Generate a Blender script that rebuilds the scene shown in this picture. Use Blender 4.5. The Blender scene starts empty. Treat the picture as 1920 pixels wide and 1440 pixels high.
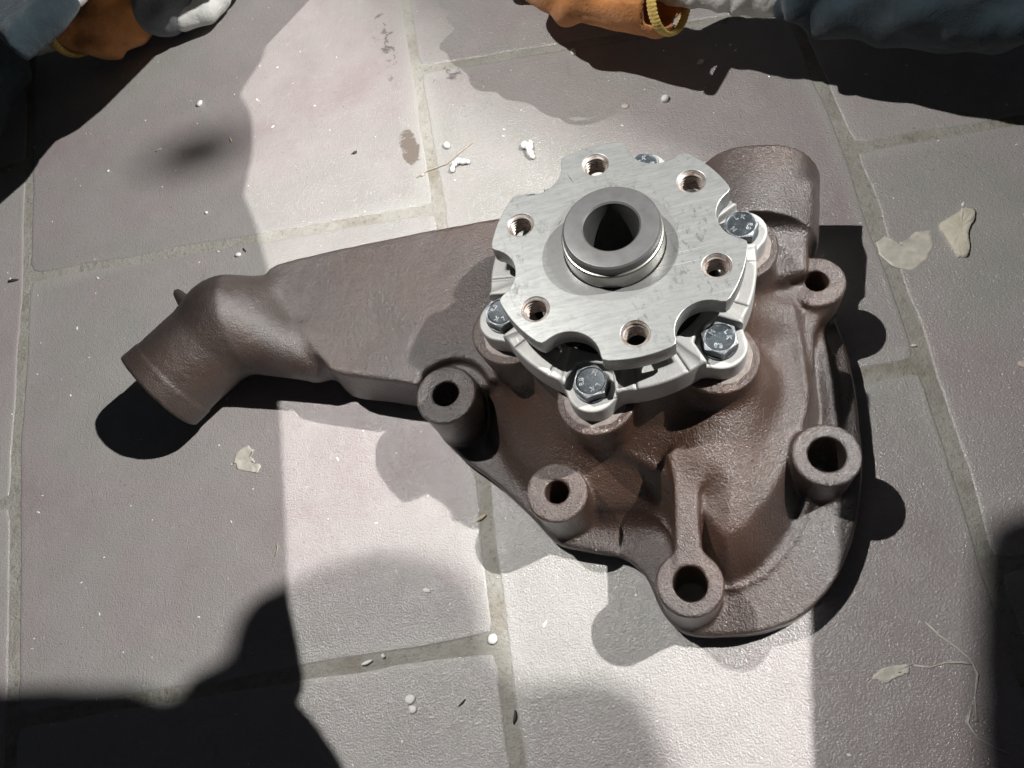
import bpy, bmesh, math, random
import numpy as np
from mathutils import Vector, Matrix
random.seed(7); rng = np.random.default_rng(7)
sc = bpy.context.scene
COL = sc.collection
MM = 0.001

# ---------------------------------------------------------------- camera
cd = bpy.data.cameras.new('camera'); cam = bpy.data.objects.new('camera', cd); COL.objects.link(cam)
cam.location = (0.42819767, -0.37714018, 0.43901347)
cam.rotation_euler = (0.41807319, 0.22105172, -0.13714631)
cd.sensor_width = 36; cd.lens = 1465.86 / 1920 * 36
cd.clip_start = 0.01; cd.clip_end = 50
sc.camera = cam

# ---------------------------------------------------------------- world, lamps, exposure
w = bpy.data.worlds.new('World'); sc.world = w; w.use_nodes = True
w.node_tree.nodes['Background'].inputs[0].default_value = (0.75, 0.8, 1.0, 1)
w.node_tree.nodes['Background'].inputs[1].default_value = 0.018
sc.view_settings.view_transform = 'Standard'; sc.view_settings.look = 'None'
sc.view_settings.exposure = 0.33; sc.view_settings.gamma = 1.0
def lamp(name, loc, power, radius, col):
    l = bpy.data.lights.new(name, 'POINT'); l.energy = power; l.shadow_soft_size = radius * MM; l.color = col
    o = bpy.data.objects.new(name, l); COL.objects.link(o); o.location = [c * MM for c in loc]; return o
L1P = (1450, -20, 1300); L2P = (150, 30, 800)
lamp('work_lamp_right', L1P, 150.0, 9, (1.0, 0.985, 0.965))
lamp('work_lamp_left', L2P, 21.0, 6, (1.0, 0.98, 0.955))

# ---------------------------------------------------------------- helpers
def tag(o, label=None, cat=None, group=None, kind=None):
    if label: o['label'] = label
    if cat: o['category'] = cat
    if group: o['group'] = group
    if kind: o['kind'] = kind
    return o
def empty(name, loc=(0, 0, 0), **k):
    o = bpy.data.objects.new(name, None); COL.objects.link(o); o.location = loc; o.empty_display_size = .02
    return tag(o, **k)
def mesh_obj(name, verts, faces, mat, parent=None, smooth=True, normals=None, scale=MM):
    me = bpy.data.meshes.new(name)
    V = np.asarray(verts, float) * scale
    me.from_pydata(V.tolist(), [], [list(map(int, f)) for f in faces] if not isinstance(faces, np.ndarray) else faces.tolist())
    me.update()
    me.polygons.foreach_set('use_smooth', [smooth] * len(me.polygons))
    if normals is not None: me.normals_split_custom_set_from_vertices(np.asarray(normals).tolist())
    me.materials.append(mat)
    o = bpy.data.objects.new(name, me); COL.objects.link(o)
    if parent: o.parent = parent
    return o
def lathe(profile, seg=64, rf=None):
    V = []; F = []
    n = len(profile)
    for (r, z) in profile:
        for s in range(seg):
            a = 2 * math.pi * s / seg
            rr = r if rf is None else r * rf(a)
            V.append((rr * math.cos(a), rr * math.sin(a), z))
    for i in range(n - 1):
        for s in range(seg):
            t = (s + 1) % seg
            F.append((i * seg + s, i * seg + t, (i + 1) * seg + t, (i + 1) * seg + s))
    return V, F
def set_sharp(o, deg=35):
    me = o.data
    bm = bmesh.new(); bm.from_mesh(me)
    bmesh.ops.recalc_face_normals(bm, faces=bm.faces)
    lim = math.radians(deg)
    for e in bm.edges:
        if len(e.link_faces) == 2 and e.calc_face_angle(0) > lim: e.smooth = False
    bm.to_mesh(me); bm.free(); me.update()

# ---------------------------------------------------------------- materials
class NT:
    def __init__(s, name):
        s.m = bpy.data.materials.new(name); s.m.use_nodes = True; s.t = s.m.node_tree; s.n = s.t.nodes
        s.b = s.n['Principled BSDF']
    def link(s, a, b): s.t.links.new(a, b)
    def coord(s, kind='Object'):
        c = s.n.new('ShaderNodeTexCoord'); return c.outputs[kind]
    def noise(s, vec, scale, detail=4, rough=.55, dist=0.0):
        x = s.n.new('ShaderNodeTexNoise'); x.inputs['Scale'].default_value = scale; x.inputs['Detail'].default_value = detail
        x.inputs['Roughness'].default_value = rough; x.inputs['Distortion'].default_value = dist; s.link(vec, x.inputs['Vector']); return x.outputs['Fac']
    def mapping(s, vec, scale=(1, 1, 1), rot=(0, 0, 0), loc=(0, 0, 0)):
        x = s.n.new('ShaderNodeMapping'); x.inputs['Scale'].default_value = scale; x.inputs['Rotation'].default_value = rot
        x.inputs['Location'].default_value = loc; s.link(vec, x.inputs['Vector']); return x.outputs['Vector']
    def ramp(s, fac, stops):
        x = s.n.new('ShaderNodeValToRGB'); e = x.color_ramp.elements
        while len(e) < len(stops): e.new(.5)
        for i, (p, c) in enumerate(stops):
            e[i].position = p; e[i].color = (*c, 1) if isinstance(c, tuple) else (c, c, c, 1)
        s.link(fac, x.inputs['Fac']); return x.outputs['Color']
    def mix(s, fac, a, b, mode='MIX'):
        x = s.n.new('ShaderNodeMix'); x.data_type = 'RGBA'; x.blend_type = mode
        if isinstance(fac, (int, float)): x.inputs[0].default_value = fac
        else: s.link(fac, x.inputs[0])
        for v, i in ((a, 6), (b, 7)):
            if isinstance(v, tuple): x.inputs[i].default_value = (*v, 1)
            else: s.link(v, x.inputs[i])
        return x.outputs[2]
    def math(s, op, a, b=None, clamp=False):
        x = s.n.new('ShaderNodeMath'); x.operation = op; x.use_clamp = clamp
        for v, i in ((a, 0), (b, 1)):
            if v is None: continue
            if isinstance(v, (int, float)): x.inputs[i].default_value = v
            else: s.link(v, x.inputs[i])
        return x.outputs[0]
    def rnd(s):
        x = s.n.new('ShaderNodeObjectInfo'); return x.outputs['Random']
    def bump(s, h, strength, dist, normal=None):
        x = s.n.new('ShaderNodeBump'); x.inputs['Strength'].default_value = strength; x.inputs['Distance'].default_value = dist
        s.link(h, x.inputs['Height'])
        if normal is not None: s.link(normal, x.inputs['Normal'])
        s.link(x.outputs['Normal'], s.b.inputs['Normal']); return x.outputs['Normal']
    def set(s, **k):
        for a, v in k.items():
            i = s.b.inputs[a.replace('_', ' ')]
            if isinstance(v, tuple): i.default_value = (*v, 1)
            elif isinstance(v, (int, float)): i.default_value = v
            else: s.link(v, i)
        return s

def glints(t, c, scale, dist, weight, rough, mask=None):
    # thin glaze whose tiny bumps catch the lamps
    n1 = t.noise(c, scale, 2, .6); x = t.n.new('ShaderNodeBump'); x.inputs['Strength'].default_value = 1.0; x.inputs['Distance'].default_value = dist
    t.link(n1, x.inputs['Height']); t.link(x.outputs['Normal'], t.b.inputs['Coat Normal'])
    t.set(Coat_Weight=weight if mask is None else t.math('MULTIPLY', mask, weight), Coat_Roughness=rough)
def m_cast():
    t = NT('brown_cast_iron'); c = t.coord('Object')
    big = t.noise(c, 14, 5, .6); mid = t.noise(c, 55, 5, .6); rust = t.noise(t.mapping(c, loc=(3, 1, 2)), 9, 4, .5)
    col = t.ramp(mid, [(.25, (.032, .023, .020)), (.55, (.046, .035, .031)), (.8, (.060, .048, .043))])
    col = t.mix(t.ramp(rust, [(.48, 0.0), (.72, .75)]), col, (.085, .040, .024))
    col = t.mix(t.ramp(big, [(.60, 0.0), (.8, .45)]), col, (.068, .061, .044))
    sx = t.n.new('ShaderNodeSeparateXYZ'); t.link(c, sx.inputs[0])
    rr = t.math('SQRT', t.math('ADD', t.math('POWER', sx.outputs[0], 2), t.math('POWER', t.math('ADD', sx.outputs[1], .035), 2)))
    rm = t.math('ADD', t.math('MULTIPLY', rr, 6.0), t.math('MULTIPLY', rust, .5))
    col = t.mix(t.ramp(rm, [(.60, .8), (.85, 0.0)]), col, (.080, .041, .026))
    speck = t.noise(c, 900, 1, .5)
    col = t.mix(t.ramp(speck, [(.74, 0.0), (.79, .8)]), col, (.26, .22, .20))
    t.set(Base_Color=col, Roughness=t.ramp(mid, [(.3, .27), (.7, .36)]), Specular_IOR_Level=.8)
    g = t.noise(c, 900, 3, .65); g2 = t.noise(c, 380, 3, .55)
    h = t.math('ADD', t.math('MULTIPLY', g, .8), t.math('MULTIPLY', g2, .42))
    smooth = t.ramp(t.math('MULTIPLY', sx.outputs[0], -3.0), [(.54, 1.0), (.68, .55)])
    t.set(Roughness=t.math('ADD', t.ramp(mid, [(.3, .28), (.7, .36)]), t.math('MULTIPLY', t.math('SUBTRACT', 1.0, smooth), .35)))
    t.bump(t.math('MULTIPLY', h, smooth), 1.0, .0009)
    glints(t, c, 800, .0011, .55, .12, t.math('MULTIPLY', t.math('SUBTRACT', smooth, .5), 2.0))
    return t.m
def m_castcut():
    t = NT('sandy_cut_iron'); c = t.coord('Object')
    n = t.noise(c, 400, 4, .6)
    t.set(Base_Color=t.ramp(n, [(.3, (.22, .185, .165)), (.7, (.36, .315, .285))]), Roughness=.65); t.bump(n, .5, .0002); return t.m
def m_alu():
    t = NT('sandblasted_cast_aluminium'); c = t.coord('Object')
    n = t.noise(c, 1100, 3, .6); n2 = t.noise(c, 60, 4, .6)
    t.set(Base_Color=t.ramp(n2, [(.3, (.36, .355, .34)), (.7, (.48, .475, .455))]), Metallic=.25, Roughness=.55)
    t.bump(n, .45, .0003); return t.m
def m_machined():
    t = NT('machined_flange_steel'); c = t.coord('Object')
    s1 = t.noise(t.mapping(c, (14, 60, 30), (0, 0, .75)), 9, 6, .7, .2)
    s2 = t.noise(t.mapping(c, (3, 120, 30), (0, 0, .62)), 6, 4, .6)
    s3 = t.noise(t.mapping(c, (3, 300, 30), (0, 0, -.9)), 6, 2, .5)
    s4 = t.noise(t.mapping(c, (4, 420, 30), (0, 0, .2)), 5, 2, .5)
    fine = t.noise(t.mapping(c, (30, 700, 100), (0, 0, .7)), 3, 2, .5)
    sp = t.noise(t.mapping(c, (1, .5, 1), (0, 0, .75)), 420, 4, .75); bl = t.noise(c, 42, 5, .65)
    col = t.ramp(s1, [(.34, (.215, .22, .215)), (.64, (.33, .335, .325))])
    col = t.mix(t.math('MULTIPLY', t.ramp(sp, [(.53, 0.0), (.64, .8)]), t.ramp(bl, [(.46, 0.0), (.60, 1.0)])), col, (.13, .13, .12))
    col = t.mix(t.ramp(s2, [(.60, 0.0), (.72, .4)]), col, (.20, .20, .19))
    col = t.mix(t.ramp(s3, [(.68, 0.0), (.72, .55)]), col, (.56, .56, .55))
    col = t.mix(t.ramp(s4, [(.70, 0.0), (.74, .5)]), col, (.15, .15, .145))
    # old disc mark round the hub
    sep = t.n.new('ShaderNodeSeparateXYZ'); t.link(c, sep.inputs[0])
    r = t.math('SQRT', t.math('ADD', t.math('POWER', t.math('ADD', sep.outputs[0], .0012), 2), t.math('POWER', t.math('ADD', sep.outputs[1], -.001), 2)))
    disc = t.ramp(t.math('MULTIPLY', r, 20), [(.617, .5), (.626, 0.0)])
    col = t.mix(disc, col, (.20, .20, .195))
    t.set(Base_Color=col, Metallic=.5, Roughness=t.ramp(s1, [(.3, .46), (.7, .36)]))
    h = t.math('ADD', t.math('MULTIPLY', fine, .18), t.math('MULTIPLY', sp, .5)); t.bump(h, .30, .00022)
    return t.m
def m_steel(name, col, rough, metal=.9, rust=False, bump=.12):
    t = NT(name); c = t.coord('Object'); n = t.noise(c, 150, 4, .6)
    cc = t.mix(t.ramp(n, [(.35, 0.0), (.7, .6)]), col, tuple(v * .62 for v in col))
    if rust:
        cc = t.mix(t.ramp(t.noise(c, 300, 4, .7), [(.48, 0.0), (.62, .7)]), cc, (.17, .08, .045))
    t.set(Base_Color=cc, Metallic=metal, Roughness=rough); t.bump(n, bump, .0002); return t.m
def m_bolt():
    t = NT('dark_zinc_bolt'); c = t.coord('Object'); n = t.noise(c, 500, 4, .65); n2 = t.noise(c, 1500, 2, .6)
    col = t.ramp(n, [(.35, (.030, .038, .045)), (.62, (.065, .078, .088)), (.74, (.24, .26, .27))])
    t.set(Base_Color=col, Metallic=.35, Roughness=.42); t.bump(n2, .3, .0002); return t.m
def m_boltedge():
    t = NT('worn_bolt_edge'); c = t.coord('Object'); n = t.noise(c, 420, 4, .7)
    t.set(Base_Color=t.ramp(n, [(.36, (.08, .09, .10)), (.58, (.42, .44, .45))]), Metallic=.3, Roughness=.45); t.bump(n, .3, .0002); return t.m
def m_tile():
    t = NT('mauve_grey_paving_tile'); c = t.coord('Object'); g = t.coord('Object')
    a = t.noise(t.mapping(c, loc=(1.3, .4, 0)), 7, 5, .6, .4); b = t.noise(c, 26, 5, .65); d = t.noise(c, 120, 4, .6)
    col = t.ramp(a, [(.34, (.352, .300, .298)), (.50, (.378, .346, .336)), (.64, (.358, .352, .328))])
    col = t.mix(t.ramp(b, [(.40, 0.0), (.72, .55)]), col, (.44, .405, .398))
    col = t.mix(t.ramp(d, [(.60, 0.0), (.74, .30)]), col, (.52, .49, .465))
    st = t.noise(t.mapping(c, loc=(5, 2, 0)), 16, 6, .7, .8)
    col = t.mix(t.ramp(st, [(.66, 0.0), (.74, .30)]), col, (.19, .165, .15))
    po = t.noise(t.mapping(c, loc=(9, 3, 0)), 330, 3, .7); pm = t.noise(t.mapping(c, loc=(2, 8, 0)), 11, 5, .7)
    col = t.mix(t.math('MULTIPLY', t.ramp(po, [(.60, 0.0), (.68, .6)]), t.ramp(pm, [(.46, 0.0), (.60, 1.0)])), col, (.20, .175, .165))
    v = t.math('ADD', t.math('MULTIPLY', t.rnd(), .20), .88)
    cv = t.n.new('ShaderNodeCombineColor');
    for i in range(3): t.link(v, cv.inputs[i])
    col = t.mix(1.0, col, cv.outputs[0], 'MULTIPLY')
    gx = t.n.new('ShaderNodeSeparateXYZ'); t.link(t.coord('Generated'), gx.inputs[0])
    ex = t.math('SUBTRACT', .5, t.math('ABSOLUTE', t.math('SUBTRACT', gx.outputs[0], .5))); ey = t.math('SUBTRACT', .5, t.math('ABSOLUTE', t.math('SUBTRACT', gx.outputs[1], .5)))
    ed = t.math('ADD', t.math('MINIMUM', ex, ey), t.math('MULTIPLY', t.math('SUBTRACT', b, .5), .07))
    col = t.mix(t.ramp(ed, [(.004, .75), (.045, 0.0)]), col, (.42, .41, .385))
    fl = t.noise(c, 700, 1, .5)
    col = t.mix(t.ramp(fl, [(.79, 0.0), (.82, .8)]), col, (.62, .59, .56))
    t.set(Base_Color=col, Roughness=t.ramp(b, [(.3, .15), (.7, .24)]), Specular_IOR_Level=.6)
    g1 = t.noise(c, 900, 2, .6); g2 = t.noise(c, 330, 2, .5)
    t.bump(t.math('ADD', t.math('MULTIPLY', g1, .9), t.math('MULTIPLY', g2, .45)), .8, .0009)
    glints(t, c, 760, .00095, .45, .08)
    return t.m
def m_grout():
    t = NT('pale_cement_grout'); c = t.coord('Object'); a = t.noise(c, 45, 5, .65); b = t.noise(c, 900, 3, .6)
    s = t.noise(t.mapping(c, loc=(2, 7, 1)), 22, 5, .7)
    col = t.ramp(a, [(.3, (.30, .29, .255)), (.7, (.40, .385, .345))])
    col = t.mix(t.ramp(s, [(.52, 0.0), (.66, .6)]), col, (.22, .18, .13))
    gr = t.noise(c, 260, 4, .75)
    col = t.mix(t.ramp(gr, [(.56, 0.0), (.66, .5)]), col, (.15, .13, .10))
    t.set(Base_Color=col, Roughness=.8); t.bump(t.math('ADD', b, t.math('MULTIPLY', gr, 2.0)), .9, .0008); return t.m
def m_plain(name, col, rough=.8, nscale=200, bump=.3, dist=.0003, var=.25, sss=0):
    t = NT(name); c = t.coord('Object'); n = t.noise(c, nscale, 4, .6)
    cc = t.mix(t.ramp(n, [(.3, 0.0), (.7, 1.0)]), tuple(v * (1 - var) for v in col), tuple(min(1, v * (1 + var)) for v in col))
    t.set(Base_Color=cc, Roughness=rough)
    if bump: t.bump(n, bump, dist)
    return t.m
def m_cloth(name, col, scale=900, var=.25):
    t = NT(name); c = t.coord('Object')
    wv = t.noise(t.mapping(c, (1, 3, 1), (0, 0, .6)), scale, 2, .5); n = t.noise(c, 25, 5, .6)
    cc = t.mix(t.ramp(n, [(.3, 0.0), (.7, 1.0)]), tuple(v * (1 - var) for v in col), tuple(v * (1 + var) for v in col))
    t.set(Base_Color=cc, Roughness=.9, Specular_IOR_Level=.25)
    try: t.set(Sheen_Weight=.15)
    except Exception: pass
    cr = t.noise(c, 90, 6, .7, 1.2); gr = t.noise(t.mapping(c, loc=(4, 1, 0)), 38, 5, .7)
    cc = t.mix(t.ramp(gr, [(.50, 0.0), (.68, .55)]), cc, tuple(v * .45 for v in col)); t.set(Base_Color=cc)
    t.bump(t.math('ADD', t.math('MULTIPLY', wv, .5), t.math('MULTIPLY', cr, 2.2)), .6, .0012); return t.m

CAST = m_cast(); CUT = m_castcut(); ALU = m_alu(); MACH = m_machined()
SLEEVE = m_steel('bright_turned_steel', (.42, .41, .38), .33)
SLTOP = m_steel('dark_oiled_steel', (.135, .135, .133), .42, .38, bump=.3)
BORE = m_steel('black_bore', (.07, .07, .068), .45, .3)
THREAD = m_steel('rusty_threads', (.50, .45, .41), .36, .5, rust=True)
BOLT = m_bolt(); BEDGE = m_boltedge()
TILE = m_tile(); GROUT = m_grout()
WHITE = m_plain('white_crumb', (.78, .77, .74), .7, 500, .4, .0004, .06)
CREAM = m_plain('cream_plaster', (.60, .56, .46), .8, 120, .6, .0006, .12)
GLUE = m_plain('dried_glue', (.56, .53, .46), .45, 150, .7, .0006, .2)
PINKW = m_plain('pale_pink_chip', (.55, .47, .43), .7, 400, .3, .0003, .1)
DARKB = m_plain('dark_bark', (.045, .04, .035), .8, 500, .4)
STRAW = m_plain('straw', (.50, .43, .30), .6, 400, .3)
ORANGE = m_cloth('orange_suede', (.46, .19, .06), 500, .22)
YELLOW = m_cloth('yellow_binding', (.62, .44, .12), 300, .10)
KNIT = m_cloth('white_knit', (.58, .58, .55), 260, .10)
BLUE = m_cloth('slate_blue_fabric', (.022, .036, .045), 800, .35)
GREY = m_cloth('grey_glove_fabric', (.13, .14, .15), 700, .2)
BLACKP = m_plain('black_plastic', (.02, .02, .022), .4)
SKIN = m_plain('skin', (.45, .26, .19), .55, 90, .1)

# ================================================================ FLOOR
floor = tag(bpy.data.objects.new('tiled_floor', None), kind='structure'); COL.objects.link(floor)
def gz(x, y): return -1.0
# grout bed: one sheet
gn = 60
gv = [(-1800 + 4400 * i / gn, -2200 + 4400 * j / gn, -.62) for j in range(gn + 1) for i in range(gn + 1)]
gf = [(j * (gn + 1) + i, j * (gn + 1) + i + 1, (j + 1) * (gn + 1) + i + 1, (j + 1) * (gn + 1) + i) for j in range(gn) for i in range(gn)]
grout = mesh_obj('grout', gv, gf, GROUT, floor)
def interp(pl, y):
    pl = sorted(pl); ys = [p[0] for p in pl]; xs = [p[1] for p in pl]
    return float(np.interp(y, ys, xs)) if ys[0] <= y <= ys[-1] else (
        xs[0] + (xs[1] - xs[0]) / (ys[1] - ys[0]) * (y - ys[0]) if y < ys[0] else xs[-1] + (xs[-1] - xs[-2]) / (ys[-1] - ys[-2]) * (y - ys[-1]))
LN = {1: [(271, -52), (69, -25), (19, -18), (-135, -4), (-315, 22), (-341, 24)],
      2: [(206, 316), (56, 321), (-15, 324), (-224, 331), (-318, 330), (-381, 332)],
      3: [(56, 599), (-55, 600), (-151, 596), (-209, 593), (-320, 584), (-365, 582)]}
def vx(c, y):
    if c in LN: return interp(LN[c], y)
    return vx(1, min(max(y, -400), 300)) + (c - 1) * 312 if c < 1 else vx(3, min(max(y, -400), 300)) + (c - 3) * 312
# row joints of each column: (y at its left side, y at its right side)
ROWS = {0: [(-940, -945), (-500, -500), (-168, -171), (150, 145), (480, 470), (800, 790)],
        -1: [(-640, -640), (-318, -318), (10, 12), (330, 326), (650, 650)],
        1: [(-985, -990), (-650, -652), (-315, -318), (19, -15), (345, 325), (670, 650)],
        2: [(-860, -862), (-530, -535), (-203, -209), (123, 80), (440, 405), (760, 740)],
        3: [(-985, -985), (-645, -650), (-322, -335), (-53, -82), (262, 240), (580, 560)],
        4: [(-800, -800), (-480, -480), (-190, -195), (130, 120), (460, 450)]}
def tile(c, r):
    (ya0, ya1), (yb0, yb1) = ROWS[c][r], ROWS[c][r + 1]
    g = 3.9
    N = 26; pts = []
    def P(u, v):  # u across 0..1, v up 0..1
        y = (ya0 + (ya1 - ya0) * u) * (1 - v) + (yb0 + (yb1 - yb0) * u) * v
        return vx(c, y) * (1 - u) + vx(c + 1, y) * u, y
    side = [(i / N, 0) for i in range(N)] + [(1, i / N) for i in range(N)] + [(1 - i / N, 1) for i in range(N)] + [(0, 1 - i / N) for i in range(N)]
    base = np.array([P(u, v) for u, v in side])
    cen = base.mean(0)
    off = np.array([((g if u < .001 else 0) - (g if u > .999 else 0), (g if v < .001 else 0) - (g if v > .999 else 0)) for u, v in side])
    n = len(side); jit = rng.normal(0, .55, (n, 2)); jit = (jit + np.roll(jit, 1, 0) + np.roll(jit, -1, 0)) / 1.9
    for k in (0, N, 2 * N, 3 * N): off[k] *= 1.35
    out = base + off + jit - cen
    V = []; rings = [(0, -4), (.2, -.55), (1.3, -.12), (3.0, 0)]
    for ins, z in rings:
        d = out / np.linalg.norm(out, axis=1, keepdims=True)
        q = out - d * ins
        V += [(a, b, z) for a, b in q]
    F = []
    for k in range(3):
        for i in range(n):
            j = (i + 1) % n; F.append((k * n + i, k * n + j, (k + 1) * n + j, (k + 1) * n + i))
    F.append(tuple(3 * n + i for i in range(n)))
    o = mesh_obj('tile', V, F, TILE, floor, smooth=False)
    o.location = (cen[0] * MM, cen[1] * MM, 0)
    return o
for c in ROWS:
    for r in range(len(ROWS[c]) - 1): tile(c, r)

# ================================================================ SDF toolkit (millimetres)
class Field:
    def __init__(s, lo, hi, h):
        s.h = h; s.lo = np.array(lo, float); s.n = np.ceil((np.array(hi) - s.lo) / h).astype(int) + 1
        s.D = np.full(s.n, 60.0, np.float32); s.I = np.full(s.n, -1, np.int8)
        s.ax = [s.lo[i] + h * np.arange(s.n[i]) for i in range(3)]
    def sl(s, bb, pad=8):
        if bb is None: bb = ((-1e4,) * 3, (1e4,) * 3)
        out = []
        for i in range(3):
            a = int(max(0, np.floor((bb[0][i] - pad - s.lo[i]) / s.h))); b = int(min(s.n[i], np.ceil((bb[1][i] + pad - s.lo[i]) / s.h) + 1)); out.append(slice(a, max(a, b)))
        return tuple(out)
    def grid(s, S):
        return (s.ax[0][S[0]][:, None, None].astype(np.float32), s.ax[1][S[1]][None, :, None].astype(np.float32), s.ax[2][S[2]][None, None, :].astype(np.float32))
    def add(s, fn, pid, k=4, bb=None, pad=None):
        S = s.sl(bb, pad if pad is not None else k + 6); d = np.asarray(fn(*s.grid(S)), np.float32); c = s.D[S]; d = np.broadcast_to(d, c.shape)
        I = s.I[S]; I[d < c] = pid
        hh = np.maximum(k - np.abs(d - c), 0) / max(k, 1e-6)
        s.D[S] = np.minimum(d, c) - hh * hh * k * .25
    def sub(s, fn, k=1.5, bb=None, pad=None):
        S = s.sl(bb, pad if pad is not None else k + 4); d = -np.asarray(fn(*s.grid(S)), np.float32); c = s.D[S]; d = np.broadcast_to(d, c.shape)
        hh = np.maximum(k - np.abs(d - c), 0) / max(k, 1e-6)
        s.D[S] = np.maximum(d, c) + hh * hh * k * .25
    def sample(s, P):
        g = (P - s.lo) / s.h; g = np.clip(g, 0, s.n - 1.001); i = g.astype(int); f = (g - i).astype(np.float32)
        r = 0
        for a in (0, 1):
            for b in (0, 1):
                for c in (0, 1):
                    w = (f[:, 0] if a else 1 - f[:, 0]) * (f[:, 1] if b else 1 - f[:, 1]) * (f[:, 2] if c else 1 - f[:, 2])
                    r = r + w * s.D[i[:, 0] + a, i[:, 1] + b, i[:, 2] + c]
        return r
    def normal(s, P):
        e = s.h * .8; g = np.stack([s.sample(P + e * v) - s.sample(P - e * v) for v in np.eye(3)], 1)
        return g / (np.linalg.norm(g, axis=1, keepdims=True) + 1e-9)
    def mesh(s):
        B = s.D < 0
        n = s.n
        cs = [B[a:n[0] - 1 + a, b:n[1] - 1 + b, c:n[2] - 1 + c] for a in (0, 1) for b in (0, 1) for c in (0, 1)]
        anyb = cs[0].copy(); allb = cs[0].copy()
        for q in cs[1:]: anyb |= q; allb &= q
        act = anyb & ~allb
        idx = np.argwhere(act); vid = np.full(act.shape, -1, np.int32); vid[tuple(idx.T)] = np.arange(len(idx))
        corn = {(a, b, c): s.D[idx[:, 0] + a, idx[:, 1] + b, idx[:, 2] + c] for a in (0, 1) for b in (0, 1) for c in (0, 1)}
        acc = np.zeros((len(idx), 3)); cnt = np.zeros(len(idx))
        for p in corn:
            for ax in range(3):
                if p[ax]: continue
                q = list(p); q[ax] = 1; d0 = corn[p]; d1 = corn[tuple(q)]
                m = (d0 < 0) != (d1 < 0); t = np.where(m, d0 / np.where(m, d0 - d1, 1), 0)
                pt = np.array(p, float)[None].repeat(len(idx), 0); pt[:, ax] = t
                acc += pt * m[:, None]; cnt += m
        V = (idx + acc / cnt[:, None]) * s.h + s.lo
        F = []; FI = []
        for ax in range(3):
            u, v = (ax + 1) % 3, (ax + 2) % 3
            S0 = [slice(None)] * 3; S1 = [slice(None)] * 3; S0[ax] = slice(0, -1); S1[ax] = slice(1, None)
            cr = B[tuple(S0)] != B[tuple(S1)]; e = np.argwhere(cr)
            ok = (e[:, u] > 0) & (e[:, v] > 0) & (e[:, u] < n[u] - 1) & (e[:, v] < n[v] - 1); e = e[ok]
            ins = B[tuple(e.T)]
            def vi(du, dv):
                q = e.copy(); q[:, u] -= du; q[:, v] -= dv; return vid[tuple(q.T)]
            a, b, c, d = vi(1, 1), vi(0, 1), vi(0, 0), vi(1, 0)
            quad = np.stack([a, b, c, d], 1); quad[~ins] = quad[~ins][:, ::-1]
            F.append(quad); q = e.copy(); q[:, ax] += (~ins).astype(int); FI.append(s.I[tuple(q.T)])
        F = np.concatenate(F); FI = np.concatenate(FI)
        N = s.normal(V); V = V - N * s.sample(V)[:, None] * .7; N = s.normal(V)
        return V, F, FI, N
def poly2(pts):
    P = np.array(pts, np.float32)
    def f(X, Y):
        d = np.full(np.broadcast(X, Y).shape, 1e9, np.float32); sgn = np.ones_like(d)
        n = len(P)
        for i in range(n):
            a = P[i]; b = P[i - 1]; e = b - a; wx = X - a[0]; wy = Y - a[1]
            t = np.clip((wx * e[0] + wy * e[1]) / (e @ e), 0, 1)
            d = np.minimum(d, (wx - e[0] * t) ** 2 + (wy - e[1] * t) ** 2)
            c1 = Y >= a[1]; c2 = Y < b[1]; c3 = e[0] * wy > e[1] * wx
            flip = (c1 & c2 & c3) | (~c1 & ~c2 & ~c3); sgn = np.where(flip, -sgn, sgn)
        return sgn * np.sqrt(d)
    return f
def ext(p2, z0, z1, r=2.0, draft=0.0):
    """extruded outline with rounded edges; z1 may be an array function of x, y"""
    def f(X, Y, Z):
        d2 = p2(X, Y)
        if draft: d2 = d2 + (Z - z0) * draft
        zt = z1(X, Y) if callable(z1) else z1
        dz = np.maximum(Z - zt, z0 - Z)
        a = np.maximum(d2 + r, 0); b = np.maximum(dz + r, 0)
        return np.minimum(np.maximum(d2 + r, dz + r), 0) + np.sqrt(a * a + b * b) - r
    return f
def circ(cx, cy, r): return lambda X, Y: np.sqrt((X - cx) ** 2 + (Y - cy) ** 2) - r
def cone(a, b, ra, rb):
    a = np.array(a, float); b = np.array(b, float); e = b - a; L = e @ e
    def f(X, Y, Z):
        t = np.clip(((X - a[0]) * e[0] + (Y - a[1]) * e[1] + (Z - a[2]) * e[2]) / L, 0, 1)
        return np.sqrt((X - a[0] - t * e[0]) ** 2 + (Y - a[1] - t * e[1]) ** 2 + (Z - a[2] - t * e[2]) ** 2) - (ra + (rb - ra) * t)
    return f
def bbx(x0, x1, y0, y1, z0=-5, z1=95): return ((x0, y0, z0), (x1, y1, z1))

# ================================================================ WATER PUMP
AX = (436.16, -165.82)
pump = empty('water_pump', (AX[0] * MM, AX[1] * MM, 0), label='brown cast iron engine water pump with round silver pulley flange on top', cat='water pump')
OUT = [(-136, 20), (-137, -7), (-117, -42), (-94, -66), (-78, -87), (-65, -108), (-47, -115), (-30, -121), (-20, -133), (-17, -150), (-10, -163), (0, -168),
       (26, -172), (50, -169), (72, -153), (88, -131), (97, -112), (104, -92), (111, -60), (115, -28), (114, 10), (108, 40), (60, 62), (0, 80), (-70, 92), (-130, 60)]
def chaikin(P, n=2):
    P = np.array(P, float)
    for _ in range(n): Q = np.roll(P, -1, 0); P = np.stack([P * .8 + Q * .2, P * .2 + Q * .8], 1).reshape(-1, 2)
    return P
p_out = poly2(chaikin(OUT))
VOL = [(4, -140), (20, -150), (40, -144), (60, -127), (72, -108), (90, -72), (95, -40), (97, -8), (90, 30), (40, 50), (-20, 40), (-60, 0), (-40, -70), (-8, -100)]
p_vol = poly2(chaikin(VOL))
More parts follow.
